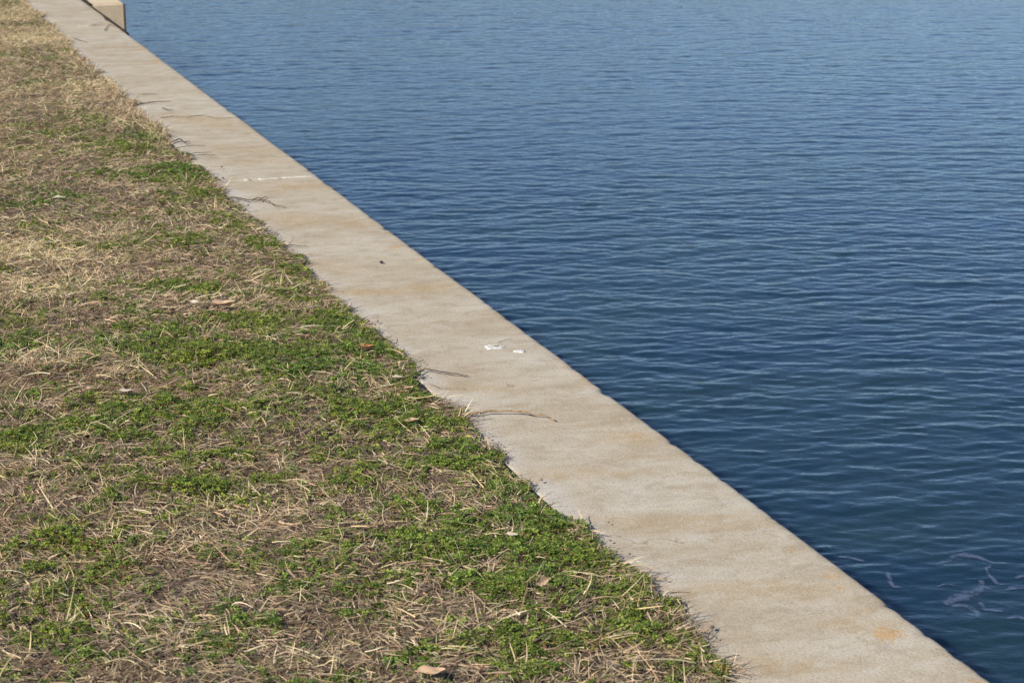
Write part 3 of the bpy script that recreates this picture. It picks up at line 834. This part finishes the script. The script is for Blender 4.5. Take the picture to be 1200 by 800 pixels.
def dead_leaf(label, px, py, wpx, hpx, mat, yaw, curl=0.35, tiltx=0.0, z=None, lobes=0, lift=0.022):
    g = ground(px, py, 0.02); s_, d_ = sd(g[0], g[1])
    zz = float(base_z(np.array([g[0]]), np.array([g[1]]), np.array([d_]))[0]) + lift if z is None else z
    c = ground(px, py, zz)
    L_ = abs(ground(px + wpx, py, zz)[0] - c[0])
    nu, nv = 15, 9; V = []; lr = np.random.default_rng(int(px))
    for i in range(nu):
        u = i / (nu - 1); half = 0.30 * math.sin(math.pi * u ** 0.8) ** 0.75 * (1 + 0.18 * lobes * math.sin(u * 22)) + 0.004
        for j in range(nv):
            v = j / (nv - 1) * 2 - 1
            X_ = (u - 0.5) * L_; Y_ = v * half * L_
            Z_ = curl * L_ * (0.42 * v * v * half * 2 + 0.35 * (u - 0.5) ** 2 * 2) + 0.03 * L_ * math.sin(u * 9 + v * 3 + px)
            Z_ -= 0.03 * L_ * math.exp(-(v / 0.15) ** 2)
            V.append((X_, Y_, Z_ + math.sin(tiltx) * v * half * L_))
    F = grid_faces(nu, nv)
    o = mesh_np('fallen_leaf', V, F, mat)
    o.location = c; o.rotation_euler = (tiltx, 0, yaw)
    so_ = o.modifiers.new('thickness', 'SOLIDIFY'); so_.thickness = 0.0007
    # midrib with stalk
    P = [((u - 0.5) * L_, 0, curl * L_ * 0.7 * (u - 0.5) ** 2 - 0.02 * L_) for u in np.linspace(-0.22, 0.97, 12)]
    Vv, Ff = tube_path(P, np.linspace(0.0011, 0.0004, 12), 5)
    import bmesh
    bm = bmesh.new(); vs = [bm.verts.new(v) for v in Vv]
    for f in Ff:
        try: bm.faces.new([vs[i] for i in dict.fromkeys(f)])
        except ValueError: pass
    me = bpy.data.meshes.new('stalk'); bm.to_mesh(me); bm.free(); me.materials.append(M_TWIG_T)
    st_ = bpy.data.objects.new('stalk', me); COL.objects.link(st_); st_.parent = o
    tag(o, label, 'leaf', 'dead leaves on the lawn'); return o
dead_leaf('pinkish tan curled dead leaf on green clover beside a paler scrap', 261, 357, 27, 9, M_LEAF_T, 0.15, 0.6)
dead_leaf('pale bleached leaf scrap left of the pinkish tan curled leaf', 228, 355, 16, 8, M_LEAF_P, -0.5, 0.5)
dead_leaf('pale dead leaf alone in grey thatch on the far left of the lawn', 70, 233, 17, 7, M_LEAF_P, 0.4, 0.6)
dead_leaf('large pale tan dead leaf lying flat at the near edge of the lawn', 505, 787, 36, 12, M_LEAF_T, 0.1, 0.35)
dead_leaf('pinkish brown dead leaf standing upright in thick clover', 635, 681, 18, 14, M_LEAF_T, 0.5, 0.6, 0.75, lobes=1, lift=0.036)
dead_leaf('orange dead leaf at the clover edge opposite the white droppings', 430, 407, 17, 8, M_LEAF_O, 0.1, 0.7)
dead_leaf('pointed tan dead leaf in clover left of the long tan twig', 483, 493, 18, 9, M_LEAF_T, 0.5, 0.5)
dead_leaf('small rust red dead leaf beside the lawn edge below the yellow flower', 562, 553, 11, 8, M_LEAF_O, 1.3, 0.6, 0.4)
dead_leaf('yellow orange dead leaf at the lawn corner nearest the viewer', 848, 784, 15, 10, M_LEAF_Y, 1.1, 0.6, 0.5)
dead_leaf('narrow pale leaf at the lawn-side end of the dark knobbly twig', 466, 442, 14, 6, M_LEAF_P, 0.2, 0.4)
dead_leaf('dull brown curled leaf in the clover just below the narrow pale one', 479, 455, 14, 7, M_LEAF_T, 0.7, 0.6)
dead_leaf('crumpled beige leaf at the top of the big near clover patch', 600, 627, 15, 8, M_LEAF_P, -0.3, 0.6, lobes=1)
dead_leaf('small folded tan leaf resting on the concrete right of the clover', 762, 693, 12, 7, M_LEAF_T, 2.2, 0.7, 0.3, z=0.008)
dead_leaf('small brown bent leaf near the left picture edge, half way up', 147, 459, 16, 6, M_LEAF_P, 0.1, 0.6)

def dropping(label, px, py, wpx, hole):
    c = ground(px, py, 0.0); R_ = abs(ground(px + wpx / 2, py)[0] - c[0])
    n = 36; V = [(0, 0, 0.0042)]; dr = np.random.default_rng(px)
    ph = dr.random(4) * 6.28
    for k, (rr, z) in enumerate(((0.35, 0.0032), (0.7, 0.0034), (0.92, 0.0028), (1.0, 0.0006))):
        for i in range(n):
            a = 2 * math.pi * i / n
            q = 1 + 0.16 * math.sin(3*a + ph[0]) + 0.10 * math.sin(5*a + ph[1]) + 0.06 * math.sin(9*a + ph[2])
            V.append((R_ * rr * q * math.cos(a), R_ * 0.8 * rr * q * math.sin(a), z + 0.0015 * dr.random() * (z > 0.001)))
    F = [(0, 1 + i, 1 + (i + 1) % n, 1 + (i + 1) % n) for i in range(n)]
    import bmesh
    bm = bmesh.new(); vs = [bm.verts.new(v) for v in V]
    for i in range(n): bm.faces.new((vs[0], vs[1 + i], vs[1 + (i + 1) % n]))
    for k in range(3):
        for i in range(n):
            a = 1 + k * n + i; b = 1 + k * n + (i + 1) % n
            bm.faces.new((vs[a], vs[a + n], vs[b + n], vs[b]))
    me = bpy.data.meshes.new('bird_dropping'); bm.to_mesh(me); bm.free(); me.materials.append(M_WHITE)
    for p in me.polygons: p.use_smooth = True
    o = bpy.data.objects.new('bird_dropping', me); COL.objects.link(o); o.location = c
    if hole:
        Vp = [(R_ * 0.32 * math.cos(a) + R_ * 0.1, R_ * 0.24 * math.sin(a), 0.0068 + (0.001 if i % 2 else 0)) for i, a in enumerate(np.linspace(0, 2*math.pi, 12, endpoint=False))]
        Vp.append((R_ * 0.1, 0, 0.0085))
        bm = bmesh.new(); vs = [bm.verts.new(v) for v in Vp]
        for i in range(12): bm.faces.new((vs[i], vs[(i+1) % 12], vs[12]))
        me = bpy.data.meshes.new('grey_centre'); bm.to_mesh(me); bm.free(); me.materials.append(M_LEAF_P)
        h = bpy.data.objects.new('grey_centre', me); COL.objects.link(h); h.parent = o
    tag(o, label, 'dropping', 'bird droppings on the cap')
dropping('larger white bird dropping with a greyish middle on the concrete cap', 579, 407, 23, True)
dropping('smaller broken white dropping to the water side of the larger one', 609, 412, 14, False)
dropping('small white speck on the cap beside the clover at the near end', 741, 672, 7, False)

def blob(name, label, cat, px, py, wpx, mat, h=0.7, group=None):
    import bmesh
    c = ground(px, py, 0.0); R_ = abs(ground(px + wpx / 2, py)[0] - c[0])
    bm = bmesh.new(); bmesh.ops.create_icosphere(bm, subdivisions=3, radius=R_)
    for v in bm.verts:
        k = 1 + 0.35 * (float(fbm(v.co.x * 90 + px, v.co.y * 90 + v.co.z * 70, 1, 2, 5)) - 0.5)
        v.co *= k; v.co.z *= h; v.co.z = max(v.co.z, -R_ * 0.4)
    me = bpy.data.meshes.new(name); bm.to_mesh(me); bm.free(); me.materials.append(mat)
    for p in me.polygons: p.use_smooth = True
    o = bpy.data.objects.new(name, me); COL.objects.link(o); o.location = c + np.array([0, 0, R_ * 0.4 + 0.003])
    tag(o, label, cat, group); return o
blob('pebble', 'single small black pebble lying alone on the middle of the cap', 'pebble', 447, 309, 4.6, M_PEBBLE)

# yellow flower in the clover
fz = 0.035
fl = bpy.data.objects.new('yellow_flower', None); COL.objects.link(fl)
c = ground(548, 511, fz); fl.location = (c[0], c[1], 0)
tag(fl, 'tiny yellow flower in the clover just above the lawn edge', 'flower')
Vv, Ff = tube_path([(0, 0, -0.01), (0.001, 0, 0.01), (0, 0.001, 0.025), (0, 0, fz)], [0.0008] * 4, 5)
mesh_np('stem', Vv, Ff, M_STEM, parent=fl)
V = []; F = []
for q in range(5):
    a = q * 2 * math.pi / 5; b = len(V)
    for (u, w_, zz) in ((0, 0, 0), (0.5, 0.35, 0.1), (1, 0.25, 0.3), (1.1, 0, 0.3), (1, -0.25, 0.3), (0.5, -0.35, 0.1)):
        V.append(((u * math.cos(a) - w_ * math.sin(a)) * 0.006, (u * math.sin(a) + w_ * math.cos(a)) * 0.006 - 0.001, fz + zz * 0.006))
    F += [(b, b+1, b+2, b+3), (b, b+3, b+4, b+5)]
mesh_np('petals', V, F, M_YEL, parent=fl)

# film of scum drifting on the water by the near end of the wall
def film(label, path, wid, group='patches of pale film on the water'):
    P = np.array([ground(a, b, WZ)[:2] for a, b in path]); W = np.array(wid)
    n0 = len(P); t = np.linspace(0, n0 - 1, n0 * 9)
    Px = np.interp(t, range(n0), P[:, 0]); Py = np.interp(t, range(n0), P[:, 1]); Wt = np.interp(t, range(n0), W)
    ker = np.ones(9) / 9
    def sm(a): return np.convolve(np.pad(a, 4, 'edge'), ker, 'valid')
    Px, Py, Wt = sm(Px), sm(Py), sm(Wt)
    sc = ground(path[0][0] + 1, path[0][1], WZ)[0] - ground(path[0][0], path[0][1], WZ)[0]
    n = len(t); m = 7
    tx_ = np.gradient(Px); ty_ = np.gradient(Py); l = np.hypot(tx_, ty_) + 1e-9; nx_, ny_ = -ty_ / l, tx_ / l
    endf = np.sqrt(np.clip(np.sin(np.linspace(0.03, math.pi - 0.03, n)) * 3, 0, 1))
    Px = Px + (fbm(Px, Py, 14, 3, 211) - 0.5) * 0.03; Py = Py + (fbm(Px, Py, 14, 3, 214) - 0.5) * 0.06
    V = np.zeros((n, m, 3))
    for j in range(m):
        v = j / (m - 1) * 2 - 1
        hw = Wt * sc * endf * (0.30 + 1.2 * fbm(Px, Py, 26, 3, 201 + (v > 0), 0.7)) * 0.85
        x = Px + nx_ * v * hw * 0.9; y = Py + ny_ * v * hw * 1.6
        V[:, j, 0] = x; V[:, j, 1] = y
    V[..., 2] = water_z(V[..., 0], V[..., 1]) + 0.0018
    org = V[n // 2, m // 2].copy()
    o = mesh_np('water_film', V - org, grid_faces(n, m), M_FILM, attrs={'fade': np.repeat((1 - np.abs(np.linspace(-1, 1, m)) ** 2.5)[None], n, 0) * np.sqrt(endf)[:, None]}); o.location = org
    tag(o, label, 'foam', group)
film('largest pale blue film patch, thick slanting body with a knob on top', [(1104,708),(1113,705),(1122,700),(1132,696),(1142,692),(1150,689),(1162,691)], [5,9,12,12,11,8,2])
film('long thin arched film streak above the largest patch', [(1098,660),(1106,656),(1120,653),(1135,652),(1150,655),(1160,658),(1171,661)], [5,4,4,6,4,4,2])
film('small crooked film thread hanging under the right end of the arch', [(1158,661),(1155,667),(1158,672),(1160,678),(1165,684),(1178,686)], [4,4,3,5,4,2])
film('knob-shaped film scrap on top of the largest patch', [(1145,681),(1148,684),(1149,688),(1152,690)], [6,6,5,3])
film('s-shaped film tail below the largest patch', [(1112,711),(1126,710),(1138,713),(1147,717),(1146,722),(1137,724)], [4,5,5,6,6,3])
film('comma-shaped film scrap right of the s-shaped tail', [(1146,708),(1152,710),(1158,716),(1168,719),(1180,719)], [7,6,4,4,1])
film('short hooked film patch nearest the seawall edge', [(1046,672),(1042,676),(1041,682),(1048,688),(1058,690)], [7,5,5,5,2])
film('ragged film strip at the right of the picture beside the arch', [(1170,693),(1182,690),(1192,688),(1204,689)], [2,4,5,5])
film('broad film strip above the ragged one at the right picture edge', [(1188,676),(1196,674),(1206,675)], [3,5,6])
film('low film strip at the lower right picture edge', [(1182,728),(1192,726),(1206,729)], [2,5,6])
film('faint film smear close to the seawall left of the hooked patch', [(980,654),(990,653),(1001,657),(1014,661)], [2,4,4,2])
film('thin straight film dash between hooked patch and arch', [(1096,687),(1106,685),(1121,686)], [1.5,2.5,1.5])
